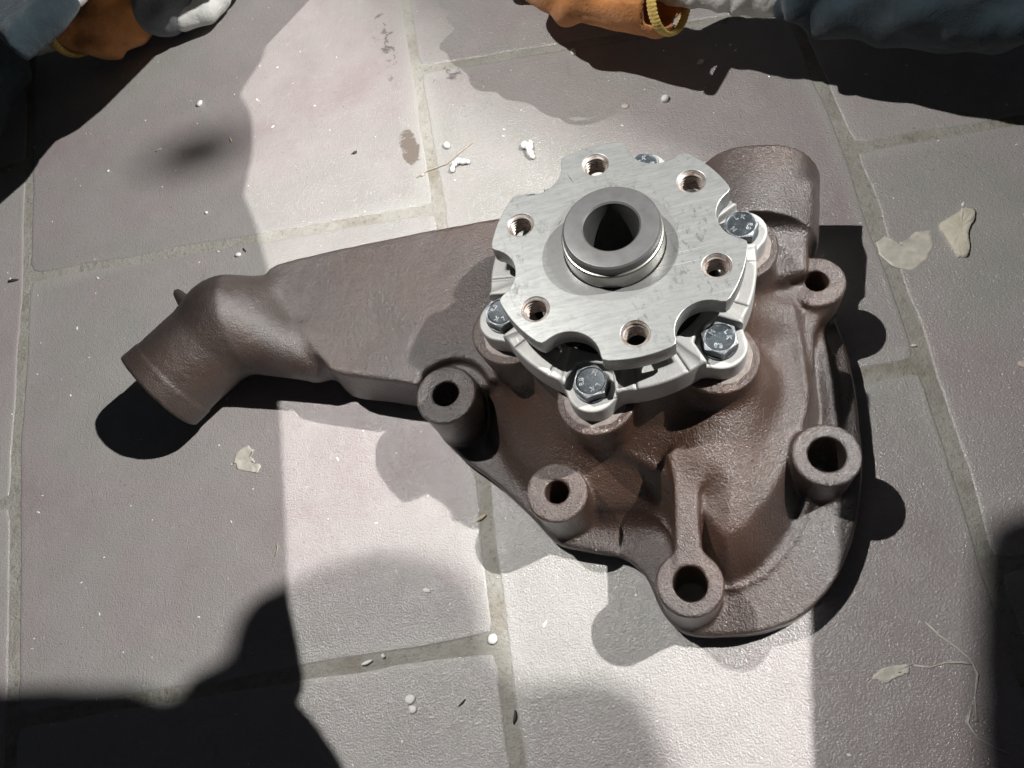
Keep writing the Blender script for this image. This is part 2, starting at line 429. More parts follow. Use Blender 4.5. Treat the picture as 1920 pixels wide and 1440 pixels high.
MID = [(-118, 30), (-112, 5), (-97, -8), (-92, -25), (-84, -52), (-70, -80), (-50, -96), (-36, -100), (-4, -104), (10, -80), (20, 0), (-30, 70), (-100, 70)]
p_mid = poly2(chaikin(MID))
ARM = [(-224, 96), (-222, 102), (-213, 105), (-140, 102), (-60, 96), (0, 86), (10, 20), (-60, -20), (-118, -16), (-134, -8), (-154, 0), (-173, 7), (-182, 12), (-188, 22)]
p_arm = poly2(chaikin(ARM, 1))
F = Field((-345, -186, -4), (140, 136, 92), 1.2)
sstep = lambda t: np.clip(t, 0, 1) ** 2 * (3 - 2 * np.clip(t, 0, 1))
F.add(ext(p_out, 3, lambda X, Y: 11 + 7 * sstep((X + 20) / 70), 2.2), 0, 3)
F.add(ext(p_mid, 3, lambda X, Y: 26 + 14 * sstep(-p_mid(X, Y) / 26), 4, .22), 0, 8)
# raised inner lip that runs along the right rim
def vol(X, Y, Z):
    d = p_vol(X, Y); lower = sstep((-Y - 60) / 70)
    h = 19 + 27 * sstep(-d / (11 + 11 * lower)) + 8 * sstep((-d - 14) / 24) - 2.0 * np.exp(-((d + 3) / 4.0) ** 2)
    return np.maximum((Z - h) * .62, d * .9)
F.add(vol, 0, 5)
def rimlip(X, Y, Z):
    d = np.abs(p_out(X, Y) + 13.5); m = sstep((X - 40) / 30) * sstep((Y + 112) / 20)
    return np.sqrt(d ** 2 + (Z - (17.5 - 9 * (1 - m))) ** 2) - 3.4
F.add(rimlip, 0, 4, bbx(38, 118, -150, 20, 10, 34))
# central barrel
def barrel(X, Y, Z):
    r = np.sqrt(X * X + Y * Y); ang = np.arctan2(Y, X)
    low = .5 + .5 * np.cos(np.clip((ang + 1.85) * 1.1, -math.pi, math.pi)); rr = 59.5 + np.clip(84.8 - Z, 0, 90) * (.16 + .22 * low) + np.clip(60 - Z, 0, 90) * (.06 + .34 * low)
    return np.maximum((r - rr) * .9, Z - 84.8)
F.add(barrel, 0, 9)
# ledge near the foot of the barrel, and the scoop right of it
# rib towards the lowest mounting boss
F.add(ext(poly2([(-5, -140), (-1, -120), (3, -100), (4, -84), (20, -78), (22, -92), (15, -104), (11, -122), (9, -142)]), 3, lambda X, Y: 50.5 + .10 * (Y + 140) * .9, 2.2), 0, 4)
F.add(cone((24, -84, 44), (46, -54, 56), 13, 15), 0, 14)
# long rise from barrel to right boss
F.add(cone((60, -14, 50), (84, -16, 40), 12, 8), 0, 14)
# arm
F.add(ext(p_arm, 9, 45, 2.4, .06), 1, 4)
# elbow tube with ridge
E0 = np.array((-302., 32., 36.)); J = np.array((-252., 68., 37.))
tdir = (J - E0) / np.linalg.norm(J - E0)
F.add(cone(E0 - tdir * 20, J, 30, 30.5), 2, 1)
F.add(cone(J, (-214, 68, 26), 30, 18), 2, 6)
F.add(cone(J, (-196, 34, 28), 29, 15.5), 2, 8)
F.add(cone(J + np.array((6, 4, 0)), (-216, 88, 27), 27, 16), 2, 6)
F.add(cone((-292, 104, 37), (-281, 88, 37), 3.0, 6.5), 2, 5)
endd = lambda X, Y, Z: -((X - E0[0]) * tdir[0] + (Y - E0[1]) * tdir[1] + (Z - E0[2]) * tdir[2])   # >0 beyond the mouth
F.sub(lambda X, Y, Z: -(endd(X, Y, Z)) , 2.0, bbx(-350, -255, -40, 120), pad=2)
F.sub(cone(E0 - tdir * 30, E0 + tdir * 45, 25, 25), 1.5, bbx(-345, -240, -15, 85))
# faint collar step
def collar(X, Y, Z):
    s = -endd(X, Y, Z); px = X - E0[0] - s * tdir[0]; py = Y - E0[1] - s * tdir[1]; pz = Z - E0[2]
    r = np.sqrt(px ** 2 + py ** 2 + pz ** 2); return np.maximum(r - 30.8, np.abs(s - 7) - 6.0)
F.add(collar, 2, 1.5, bbx(-335, -265, -5, 70))
F.sub(cone(E0 - tdir * 30, E0 + tdir * 45, 25, 25), 1.0, bbx(-345, -240, -15, 85))
# outlet neck
NX, NY = .30, .954
def neck(X, Y, Z, r=34.5, a=-45.0, b=0.0):
    u = (X - 91) * NY - (Y - 74) * NX; v = (X - 91) * NX + (Y - 74) * NY
    d = np.sqrt(u * u + (Z - 43.5) ** 2) - r
    return np.maximum(d, np.maximum(v - b, a - v))
def neckin(X, Y, Z): return neck(X, Y, Z, 29.5, -28, 12)
F.add(neck, 3, 3)
F.add(ext(poly2([(62, 66), (113, 50), (114, 46), (102, 12), (98, -4), (60, -4), (40, 20), (46, 64)]), 8, lambda X, Y: 62 + .10 * Y, 4, .03), 3, 8)
F.sub(neckin, 1.5, bbx(50, 135, 46, 100))
# bolt columns under the bearing cover
BA = [-171, -113, -53, 7, 67, 127]; BR = 62.5
for i, a in enumerate(BA):
    cx, cy = BR * math.cos(math.radians(a)), BR * math.sin(math.radians(a))
    F.add(ext(circ(cx, cy, 16.0), 30, 84.8, .8, -.07), 10 + i, 5, bbx(cx - 20, cx + 20, cy - 20, cy + 20, 25, 95))
# mounting bosses
BOSS = [(-109, -21, 17.0, 7.4, 1), (-55.5, -90, 15.4, 6.0, 0), (0.5, -147.5, 15.3, 8.0, 0), (79, -98, 15.6, 8.6, 0), (102, -3, 14.2, 6.2, 0)]
F.sub(ext(circ(-107, -19, 22), 38, 80, 3), 4, bbx(-136, -82, -48, 6, 30, 90))
for i, (x, y, r, hr, m) in enumerate(BOSS):
    F.add(ext(circ(x, y, r), 3, 50, 1.3, -.02), 4 + i, 3.2, bbx(x - r, x + r, y - r, y + r, 0, 55), pad=10)
F.add(ext(poly2([(76, -2), (88, 8), (102, 10), (110, -8), (101, -20), (94, -30), (90, -46), (84, -60), (74, -56), (70, -24)]), 10, lambda X, Y: 48 + .16 * np.minimum(Y, 0), 4), 0, 6)
for i, (x, y, r, hr, m) in enumerate(BOSS):
    F.sub(ext(circ(x, y, hr), -20, 90, .5), .8, bbx(x - r, x + r, y - r, y + r, -4, 60))
F.sub(lambda X, Y, Z: np.maximum(np.sqrt(X * X + Y * Y) - 30, 60 - Z), 1, bbx(-32, 32, -32, 32, 58, 92))
# gentle unevenness of the casting
def up3(shape, cell, amp):
    m = [int(n / cell) + 3 for n in shape]; g = rng.normal(0, 1, m).astype(np.float32)
    for ax in range(3):
        x = np.arange(shape[ax]) / cell; i0 = x.astype(int); f = (x - i0).astype(np.float32); f = f * f * (3 - 2 * f)
        sh = [1, 1, 1]; sh[ax] = -1
        g = np.take(g, i0, ax) * (1 - f.reshape(sh)) + np.take(g, i0 + 1, ax) * f.reshape(sh)
    return g * amp
F.D += up3(F.n, 18, .30) + up3(F.n, 7, .09) + up3(F.n, 2.6, .05)
V, Q, FI, N = F.mesh()
NAMES = {0: 'housing', 1: 'inlet_arm', 2: 'inlet_elbow', 3: 'outlet_neck'}
for k in range(4, 9): NAMES[k] = 'mounting_boss'
for k in range(10, 16): NAMES[k] = 'bolt_column'
for k, nm in NAMES.items():
    q = Q[FI == k]
    if len(q) == 0: continue
    u, inv = np.unique(q, return_inverse=True)
    mesh_obj(nm, V[u], inv.reshape(-1, 4), CAST, pump, True, N[u])

# machined seats on the columns
for a in BA:
    cx, cy = BR * math.cos(math.radians(a)), BR * math.sin(math.radians(a))
    v, f = lathe([(0.01, 85.15), (15.2, 85.15), (15.7, 84.9), (15.7, 84.0)], 40)
    rj = 1 + .015 * np.sin(np.arange(len(v)) * 1.7)
    o = mesh_obj('machined_seat', [(cx + x * j, cy + y * j, z) for (x, y, z), j in zip(v, rj)], f, CUT, pump, smooth=False)

# bearing cover (cast aluminium) ------------------------------------------------
G = Field((-80, -80, 83), (80, 80, 107), .62)
TOP = 103.0
G.add(ext(circ(0, 0, 65.8), 85.2, TOP, 1.2), 0, 1)
for a in BA:
    c, s = math.cos(math.radians(a)), math.sin(math.radians(a))
    G.add(lambda X, Y, Z, c=c, s=s: (lambda d2: np.maximum(d2, np.maximum(Z - TOP, 85.2 - Z)))(np.sqrt((X - np.clip(X * c + Y * s, 48, 63.5) * c) ** 2 + (Y - np.clip(X * c + Y * s, 48, 63.5) * s) ** 2) - 12.2), 0, 5)
for a in BA:
    c, s = math.cos(math.radians(a)), math.sin(math.radians(a))
    def seat(X, Y, Z, c=c, s=s):
        u = X * c + Y * s - 63; v = -X * s + Y * c
        hexd = np.maximum(np.abs(v) - 11.5 - .35 * np.clip(u, -12, 20), -u - 10.2 + .45 * np.maximum(np.abs(v) - 5, 0))
        return np.maximum(hexd, 98 - Z)
    G.sub(seat, 1.2)
    for da in (-19, 19):
        c2, s2 = math.cos(math.radians(a + da)), math.sin(math.radians(a + da))
        G.sub(lambda X, Y, Z, c=c2, s=s2: np.maximum(np.maximum(np.abs(-X * s + Y * c) - .55, 54 - (X * c + Y * s)), TOP - .9 - Z), .5)
    am = math.radians(a + 30)
    def slot(X, Y, Z, am=am):
        th = np.arctan2(Y, X) - am; th = np.mod(th + math.pi, 2 * math.pi) - math.pi; r = np.sqrt(X * X + Y * Y)
        return np.maximum(np.maximum(np.abs(r - 53.5) - 4.5, (np.abs(th) - .13) * 53), 93 - Z)
    G.sub(slot, 1.2)
G.sub(lambda X, Y, Z: np.maximum(np.sqrt(X * X + Y * Y) - 47.5, 88 - Z), 1.5)
for a in BA:   # bores for the bolts
    pass
v, q, fi, n = G.mesh()
cover = mesh_obj('bearing_cover', v, q, ALU, pump, True, n)
v, f = lathe([(47, 88.3), (40, 89.5), (34, 94), (33, 100), (28, 103), (27, 112), (24, 113)], 64)
mesh_obj('seal_carrier', v, f, BORE, pump)

# bolts ------------------------------------------------------------------------
def hexr(a, R=8.9):
    af = R * math.cos(math.pi / 6); b = (a % (math.pi / 3)) - math.pi / 6
    return af / math.cos(b)
def hex_bolt(cx, cy, ang, first):
    b = empty('hex_bolt', (0, 0, 0)); b.parent = pump
    b.location = (cx * MM, cy * MM, 98 * MM); b.rotation_euler = (0, 0, ang)
    seg = 72; V = []; F = []
    rings = []
    rings.append([(hexr(2 * math.pi * s / seg), 1.0) for s in range(seg)])
    rings.append([(hexr(2 * math.pi * s / seg), 7.2 - max(0, hexr(2 * math.pi * s / seg) - 7.3) * .45 - .25) for s in range(seg)])
    rings.append([(min(hexr(2 * math.pi * s / seg), 7.75) - .25, 7.2 - max(0, hexr(2 * math.pi * s / seg) - 7.9) * .1 - .02) for s in range(seg)])
    rings.append([(7.05, 7.25)] * seg)
    for rg in rings:
        for s, (r, z) in enumerate(rg):
            a = 2 * math.pi * s / seg; V.append((r * math.cos(a), r * math.sin(a), z))
    for i in range(len(rings) - 1):
        for s in range(seg): t = (s + 1) % seg; F.append((i * seg + s, i * seg + t, (i + 1) * seg + t, (i + 1) * seg + s))
    head = mesh_obj('head', V, F, BOLT, b, True); set_sharp(head, 30)
    head.data.materials.append(BEDGE)
    for p in head.data.polygons:
        if p.index >= 2 * seg or (seg <= p.index < 2 * seg): p.material_index = 1
    v, f = lathe([(7.05, 7.25), (6.6, 6.95), (6.2, 6.9), (.01, 6.9)], 48); mesh_obj('head_face', v, f, BOLT, b)
    v, f = lathe([(.01, 0), (8.6, 0.02), (8.8, .4), (8.7, 1.15), (7, 1.2)], 48); o = mesh_obj('washer_face', v, f, BOLT, b); set_sharp(o)
    return b
MARKS = {}
def text_mesh(s, size):
    if s in MARKS: return MARKS[s]
    cu = bpy.data.curves.new('t', 'FONT'); cu.body = s; cu.size = size; cu.align_x = 'CENTER'; cu.align_y = 'CENTER'; cu.extrude = .00018; cu.offset = .00009; cu.resolution_u = 2
    o = bpy.data.objects.new('t', cu); COL.objects.link(o); dg = bpy.context.evaluated_depsgraph_get()
    me = bpy.data.meshes.new_from_object(o.evaluated_get(dg)); bpy.data.objects.remove(o); me.materials.clear(); me.materials.append(BEDGE); MARKS[s] = me; return me
HEXA = [.35, .10, .50, .95, .3, .7]; MK = [('8.8', 100, 4.2), ('M', -20, 4.2), ('K', 195, 4.2), ('L', 240, 4.2)]
for i, a in enumerate(BA):
    cx, cy = BR * math.cos(math.radians(a)), BR * math.sin(math.radians(a))
    b = hex_bolt(cx, cy, HEXA[i], i == 0)
    for s, th, r in MK:
        o = bpy.data.objects.new('grade_mark', text_mesh(s, .0033)); COL.objects.link(o); o.parent = b
        t = math.radians(th) + .3 + i * .9; o.location = (r * MM * math.cos(t), r * MM * math.sin(t), 6.95 * MM); o.rotation_euler = (0, 0, t - math.pi / 2)

# pulley flange ----------------------------------------------------------------
HR = 48.8; HA = [90.3 - 60 * k for k in range(6)]
def arc_pts():
    pts = []
    R = 60.6; sc_r = 15.4; cc = 63.7
    # half-angle at which the scallop circle meets the rim
    ca = (R * R + cc * cc - sc_r * sc_r) / (2 * R * cc); half = math.acos(ca)
    for k in range(6):
        a0 = math.radians(60 * k)
        # rim from previous scallop to this one handled by going: scallop arc then rim arc
        m = 17
        p1 = (R * math.cos(a0 - half), R * math.sin(a0 - half)); p2 = (R * math.cos(a0 + half), R * math.sin(a0 + half))
        c0 = (cc * math.cos(a0), cc * math.sin(a0))
        t1 = math.atan2(p1[1] - c0[1], p1[0] - c0[0]); t2 = math.atan2(p2[1] - c0[1], p2[0] - c0[0])
        d = (t2 - t1) % (2 * math.pi)
        if d > 0: d -= 2 * math.pi
        for i in range(m + 1):
            t = t1 + d * i / m; pts.append((c0[0] + sc_r * math.cos(t), c0[1] + sc_r * math.sin(t)))
        b1 = a0 + half; b2 = a0 + math.radians(60) - half
        for i in range(1, 12): t = b1 + (b2 - b1) * i / 12; pts.append((R * math.cos(t), R * math.sin(t)))
    # soften corners
    P = np.array(pts)
    for _ in range(1): P = (np.roll(P, 1, 0) + 2 * P + np.roll(P, -1, 0)) / 4
    return P
cu = bpy.data.curves.new('flange', 'CURVE'); cu.dimensions = '2D'; cu.fill_mode = 'BOTH'
def spl(P):
    s = cu.splines.new('POLY'); s.points.add(len(P) - 1); s.use_cyclic_u = True
    for p, q in zip(s.points, P): p.co = (q[0] * MM, q[1] * MM, 0, 1)
spl(arc_pts() * .995)
circle = lambda cx, cy, r, n: [(cx + r * math.cos(2 * math.pi * i / n), cy + r * math.sin(2 * math.pi * i / n)) for i in range(n)]
spl(circle(0, 0, 24.6, 72))
for a in HA: spl(circle(HR * math.cos(math.radians(a)), HR * math.sin(math.radians(a)), 7.0, 40))
cu.extrude = 5.1 * MM; cu.bevel_depth = .35 * MM; cu.bevel_resolution = 1
co = bpy.data.objects.new('f', cu); COL.objects.link(co); dg = bpy.context.evaluated_depsgraph_get()
me = bpy.data.meshes.new_from_object(co.evaluated_get(dg)); bpy.data.objects.remove(co)
me.materials.clear(); me.materials.append(MACH); me.polygons.foreach_set('use_smooth', [True] * len(me.polygons))
flange = bpy.data.objects.new('pulley_flange', me); COL.objects.link(flange); flange.parent = pump; flange.location = (0, 0, (125 - 5.45) * MM); set_sharp(flange, 25)
# threaded holes: true helical thread
def thread_mesh():
    seg = 56; zs = np.linspace(0, 11.2, 62); V = []; Fc = []
    prof = [(7.15, 124.95), (7.0, 124.9), (6.0, 123.7)]
    for r, z in prof:
        for s in range(seg): a = 2 * math.pi * s / seg; V.append((r * math.cos(a), r * math.sin(a), z))
    for z in zs[1:]:
        for s in range(seg):
            a = 2 * math.pi * s / seg; ph = ((z / 1.75) + s / seg) % 1.0
            tri = abs(2 * ph - 1); tri = min(max(tri * 1.25 - .12, 0), 1)
            r = 5.0 + 1.0 * tri; V.append((r * math.cos(a), r * math.sin(a), 123.7 - z))
    n = len(V) // seg
    for i in range(n - 1):
        for s in range(seg): t = (s + 1) % seg; Fc.append((i * seg + s, (i + 1) * seg + s, (i + 1) * seg + t, i * seg + t))
    return V, Fc
tv, tf = thread_mesh(); tme = None
for k, a in enumerate(HA):
    if tme is None:
        o = mesh_obj('threaded_hole', tv, tf, THREAD, flange, True); tme = o.data
    else:
        o = bpy.data.objects.new('threaded_hole', tme); COL.objects.link(o); o.parent = flange
    o.location = (HR * math.cos(math.radians(a)) * MM, HR * math.sin(math.radians(a)) * MM, -(125 - 5.45) * MM); o.rotation_euler = (0, 0, k * 1.1)
# hub sleeve
v, f = lathe([(23.9, 113), (23.9, 133.8), (23.4, 134.5), (22.8, 134.7), (22.5, 135.2)], 96); o = mesh_obj('hub_sleeve', v, f, SLEEVE, pump); set_sharp(o, 30)
v, f = lathe([(22.5, 135.1), (22.5, 139.1), (21.7, 139.9), (21.2, 140.0), (13.7, 140.0), (12.9, 139.3)], 96); o2 = mesh_obj('sleeve_face', v, f, SLTOP, o); set_sharp(o2, 30)
v, f = lathe([(12.9, 139.3), (12.5, 137), (11.8, 134), (11.8, 70), (.01, 70)], 64); o3 = mesh_obj('bore', v, f, BORE, o); set_sharp(o3, 30)
def arc_scratch(p, q, wd, parent):
    (x0, y0), (x1, y1) = p, q; L = math.hypot(x1 - x0, y1 - y0); nx, ny = -(y1 - y0) / L * wd, (x1 - x0) / L * wd
    mesh_obj('scribe_mark', [(x0, y0, 5.46), ((x0 + x1) / 2 + nx, (y0 + y1) / 2 + ny, 5.50), (x1, y1, 5.46), ((x0 + x1) / 2 - nx, (y0 + y1) / 2 - ny, 5.50)], [(0, 3, 2, 1)], DARKB, parent, False)
arc_scratch((-15, 48), (-12.5, 40.5), .22, flange); arc_scratch((-21, 22), (-25, 18), .2, flange)

# ================================================================ DEBRIS
def blob(name, x, y, sx, sy, sz, rot, mat, label, cat, group=None, sub=2, rough=.25, z=None, seed=0):
    bm = bmesh.new(); bmesh.ops.create_icosphere(bm, subdivisions=sub, radius=1)
    r = np.random.default_rng(seed + int(abs(x) * 13 + abs(y) * 7)); ph = r.uniform(0, 6, 6)
    for v in bm.verts:
        c = v.co; k = 1 + rough * (math.sin(2.3 * c.x + ph[0]) * math.sin(2.9 * c.y + ph[1]) + .6 * math.sin(4.3 * c.x + 3.1 * c.z + ph[2]) * math.sin(4.9 * c.y + ph[3]))
        v.co = Vector((c.x * sx * k, c.y * sy * k, max(c.z, -.55) * sz * k)) * MM
    for f in bm.faces: f.smooth = True
    me = bpy.data.meshes.new(name); bm.to_mesh(me); bm.free(); me.materials.append(mat)
    o = bpy.data.objects.new(name, me); COL.objects.link(o); o.location = (x * MM, y * MM, (sz * .5 if z is None else z) * MM); o.rotation_euler = (0, 0, rot)
    return tag(o, label, cat, group)
def tube_obj(name, pts, rad, mat, parent=None, seg=8, **k):
    P = [Vector(p) for p in pts]; V = []; Fc = []
    for i, p in enumerate(P):
        d = (P[min(i + 1, len(P) - 1)] - P[max(i - 1, 0)]).normalized(); up = Vector((0, 0, 1)) if abs(d.z) < .9 else Vector((1, 0, 0))
        a = d.cross(up).normalized(); b = a.cross(d); rr = rad[i] if isinstance(rad, (list, tuple)) else rad
        for s in range(seg): t = 2 * math.pi * s / seg; V.append(tuple(p + (a * math.cos(t) + b * math.sin(t)) * rr))
    n = len(P)
    for i in range(n - 1):
        for s in range(seg): t = (s + 1) % seg; Fc.append((i * seg + s, (i + 1) * seg + s, (i + 1) * seg + t, i * seg + t))
    Fc.append(tuple(range(seg))); Fc.append(tuple((n - 1) * seg + s for s in reversed(range(seg))))
    o = mesh_obj(name, V, Fc, mat, parent); return tag(o, **k)
def multi(name, parts, mat, label, cat, x, y, rough=.2):
    bm = bmesh.new()
    for i, (dx, dy, dz, sx, sy, sz) in enumerate(parts):
        b2 = bmesh.new(); bmesh.ops.create_icosphere(b2, subdivisions=2, radius=1)
        for v in b2.verts:
            c = v.co; k = 1 + rough * math.sin(3.1 * c.x + i) * math.sin(3.7 * c.y + 2 * i); v.co = Vector((dx + c.x * sx * k, dy + c.y * sy * k, dz + max(c.z, -.6) * sz)) * MM
        m = bpy.data.meshes.new('t'); b2.to_mesh(m); b2.free(); bm.from_mesh(m); bpy.data.meshes.remove(m)
    for f in bm.faces: f.smooth = True
    me = bpy.data.meshes.new(name); bm.to_mesh(me); bm.free(); me.materials.append(mat)
    o = bpy.data.objects.new(name, me); COL.objects.link(o); o.location = (x * MM, y * MM, 0); return tag(o, label, cat)
multi('white_crumb', [(-5, -3.5, 1.5, 2, 3.2, 1.7), (-3, 0, 2, 2.4, 2.6, 2), (0, 1.6, 2.2, 2.8, 2.4, 2.2), (4, 0, 2, 3.4, 2.2, 2), (7, -1, 1.6, 1.8, 1.6, 1.6)], WHITE, 'white hook-shaped crumb on the tile with a thin straw beside it', 'crumb', 343, 18)
multi('white_crumb', [(-2.2, 4.5, 2, 2.8, 3.4, 2.2), (1, 1, 2.4, 3.4, 3.4, 2.4), (2.5, 4.5, 1.8, 1.6, 3.0, 1.8), (1, -4, 2.2, 2.6, 3.4, 2.2), (2, -7.5, 1.6, 2, 2, 1.7)], WHITE, 'large knobbly white crumb left of the top of the silver flange', 'crumb', 395, 14)
blob('white_crumb', 336, 38, 2.5, 3.2, 2.2, .2, WHITE, 'smooth oval white crumb just above the hook-shaped crumb', 'crumb', rough=.08)
blob('white_crumb', 442, 95, 2.3, 3.2, 2.4, .2, WHITE, 'oval white crumb below the upper grout line near the orange glove', 'crumb', rough=.06)
blob('white_crumb', 497, 27, 3.2, 2.9, 2.8, .2, WHITE, 'round white crumb beneath the black sleeve shadow, above the outlet neck', 'crumb', rough=.06)
blob('pink_crumb', 469, 31, 2.8, 2.6, .6, .2, PINKW, 'flat pale pink crumb left of the round white one', 'crumb', rough=.12)
blob('white_crumb', 128, 155, 3.0, 2.2, 1.6, .6, WHITE, 'angular white crumb alone on the upper left tile', 'crumb', rough=.3)
blob('white_crumb', 167, -12, 2.6, 1.9, 1.2, 0, WHITE, 'small square white crumb under the grout line by the elbow', 'crumb', rough=.1)
blob('white_crumb', 528, 52, 2.6, 2.2, 1.5, 0, WHITE, 'white crumb touching the edge of the black sleeve shadow', 'crumb', rough=.25)
blob('white_flake', 326, -316, 2.9, 2.9, .8, 0, WHITE, 'round white flake lying at the grout crossing below the pump', 'flake', rough=.05)
multi('white_flake', [(0, 3, .5, 3.1, 2.6, .7), (1.2, -2.4, .5, 2.5, 2.3, .7)], WHITE, 'double white flake on the tile at the bottom edge', 'flake', 276, -343)
blob('sliver', 158, 105, .7, 3.4, .7, .3, STRAW, 'pale curved sliver in the dim round shadow', 'sliver', rough=.1)
blob('sliver', 92, 116, 3.2, .8, .7, .3, STRAW, 'pale sliver left of the dim round shadow', 'sliver', rough=.1)
blob('sliver', 328, -247, 3.4, 1.1, .7, .4, STRAW, 'light wooden sliver on the grout line below the pump', 'sliver', rough=.1)
blob('sliver', 252, -317, 3.6, 1.0, .8, .2, WHITE, 'white sliver lying in the lower grout joint', 'sliver', rough=.2)
blob('sliver', 262, -315, 1.2, 1.4, .9, .2, WHITE, 'tiny white grain beside the sliver in the lower grout joint', 'grain', rough=.2)
blob('sliver', 356, -313, 2.4, .8, .3, .9, WHITE, 'thin pale sliver on the bright tile right of the grout line', 'sliver', rough=.2)
blob('white_grain', 139, 36, 1.3, 1.3, 1, 0, WHITE, 'round white grain below the dim round shadow', 'grain', rough=.1)
blob('white_grain', 46, 108, 1.4, .8, .8, .9, WHITE, 'white grain near the black glove shadow', 'grain', rough=.1)
blob('white_grain', 633, -144, 1.5, 1.2, 1, 0, WHITE, 'white grain under the cream plaster flake', 'grain', rough=.2)
blob('pink_crumb', 640, -221, 2.6, 2.4, .8, 0, PINKW, 'pale crumb at the right edge of the picture', 'crumb', rough=.25)
blob('bark_bit', -31, 20, 5, 1.4, 1.0, -.15, DARKB, 'dark curled bark bit at the left edge by the grout', 'bark bit', rough=.3)
blob('bark_bit', 172, -9, .7, 2.6, .6, .5, DARKB, 'dark bit beside the small square crumb', 'bark bit', rough=.2)
blob('bark_bit', 263, 56, 2.2, 1.2, .6, .4, DARKB, 'dark speck on the bright tile above the arm', 'bark bit', rough=.5)
blob('bark_bit', 333, -357, .9, 3.2, .6, -.3, DARKB, 'dark bark bit in the grout at the bottom edge', 'bark bit', rough=.3)
blob('bark_bit', 305, -346, 2.6, .6, .5, .7, DARKB, 'dark splinter on the glittering tile bottom left of centre', 'bark bit', rough=.3)
blob('brown_crumb', 315, 17, 1.6, 1.3, 1, 0, PINKW, 'small brownish crumb left of the hook-shaped crumb', 'crumb', rough=.2)
tube_obj('straw_fibre', [(310, 16, .4), (320, 20, .7), (334, 21, .8), (346, 29, .9), (356, 35, .5)], .28, STRAW, seg=6, label='thin straw running under the hook-shaped crumb', cat='fibre')
tube_obj('straw_fibre', [(196, -246, .4), (198, -241, .6), (197, -238, .4)], .3, STRAW, seg=6, label='short curled fibre left of the bright patch', cat='fibre')

def flat_piece(name, outline, h, mat, label, cat, bulge=1.0, x=0, y=0):
    P = np.array(outline, float); 
    # densify + wobble
    D = []
    for i in range(len(P)):
        a, b = P[i], P[(i + 1) % len(P)]
        for t in (0, .25, .5, .75): D.append(a + (b - a) * t)
    D = np.array(D) + rng.normal(0, .35, (len(D), 2)); c = D.mean(0); n = len(D); V = []; Fc = []
    for s, z in ((1.0, 0.02), (.985, h * .7), (.9, h), (.6, h * bulge), (.3, h * (bulge * .9))):
        for p in D: V.append((*(c + (p - c) * s), z + (rng.normal(0, h * .12) if s < .95 else 0)))
    for k in range(4):
        for i in range(n): j = (i + 1) % n; Fc.append((k * n + i, k * n + j, (k + 1) * n + j, (k + 1) * n + i))
    Fc.append(tuple(4 * n + i for i in range(n)))
    return tag(mesh_obj(name, V, Fc, mat), label, cat)
flat_piece('plaster_flake', [(629, -124), (634, -121), (643, -118), (648, -115), (652, -119), (650, -125), (644, -132), (640, -144), (637, -149), (632, -148), (631, -138), (630, -130)], 2.2, CREAM, 'cream plaster flake shaped like a wedge on the right tile', 'plaster flake')
flat_piece('glue_spot', [(593, -125), (599, -122), (604, -129), (610, -128), (616, -124), (624, -125), (622, -136), (616, -145), (606, -149), (598, -146), (592, -134)], .35, GLUE, 'wavy translucent glue spot touching the right grout line', 'glue spot', .5)
flat_piece('glue_spot', [(168, -172), (171, -169), (177, -168), (181, -172), (179, -176), (182, -181), (186, -184), (184, -189), (178, -187), (171, -184), (167, -178)], .5, GLUE, 'cream splash of glue below the inlet elbow', 'glue spot', .4)
flat_piece('glue_spot', [(513, -365), (519, -361), (527, -361), (534, -361), (531, -365), (525, -366), (520, -368)], .4, GLUE, 'small frayed glue smear on the lower right tile', 'glue spot', .6)
def crack(pts, label):
    return tube_obj('glue_thread', [(x, y, .15) for x, y in pts], [.25 + .5 * math.sin(i * 1.9) ** 2 for i in range(len(pts))], GLUE, seg=6, label=label, cat='glue thread')
crack([(546, -343), (550, -350), (556, -357), (560, -363), (561, -370), (556, -380), (553, -390)], 'pale branching glue thread on the lower right tile')
crack([(561, -366), (556, -364), (549, -363), (541, -364), (534, -362)], 'glue thread running left towards the frayed smear')
crack([(553, -384), (549, -390), (551, -397), (557, -402), (562, -405)], 'lowest glue thread by the soft shadow at the right')
def m_stain(name, col, scale, lo, hi, seed):
    t = NT(name); c = t.coord('Object'); n = t.noise(t.mapping(c, loc=(seed, 0, 0)), scale, 5, .65, .6); g = t.coord('Generated')
    mp = t.mapping(g, loc=(-.5, -.5, 0)); ln = t.n.new('ShaderNodeVectorMath'); ln.operation = 'LENGTH'; sx = t.n.new('ShaderNodeVectorMath'); sx.operation = 'MULTIPLY'; sx.inputs[1].default_value = (2, 2, 0)
    t.link(mp, sx.inputs[0]); t.link(sx.outputs[0], ln.inputs[0])
    a = t.math('SUBTRACT', n, t.math('MULTIPLY', t.math('POWER', ln.outputs['Value'], 3), .35)); t.set(Base_Color=col, Roughness=.5, Alpha=t.ramp(a, [(lo, 0.0), (hi, .62)])); return t.m
def stain(x, y, sx, sy, rot, mat, label):
    n = 40; V = [(sx * math.cos(2 * math.pi * i / n), sy * math.sin(2 * math.pi * i / n), .06) for i in range(n)]
    o = mesh_obj('stain', V, [tuple(range(n))], mat, None, False); o.location = (x * MM, y * MM, 0); o.rotation_euler = (0, 0, rot); tag(o, label, 'stain')
ST1 = m_stain('brown_stain', (.20, .155, .125), 60, .38, .47, 1); ST2 = m_stain('sooty_stain', (.15, .135, .13), 90, .50, .60, 4); ST3 = m_stain('pinkish_rust_stain', (.36, .26, .23), 50, .40, .55, 7)
stain(307, 47, 9, 26, .2, ST1, 'brown stain beside the grout line above the inlet arm')
stain(293, 160, 16, 58, .1, ST2, 'sooty speckled stain left of the grout line at the top')
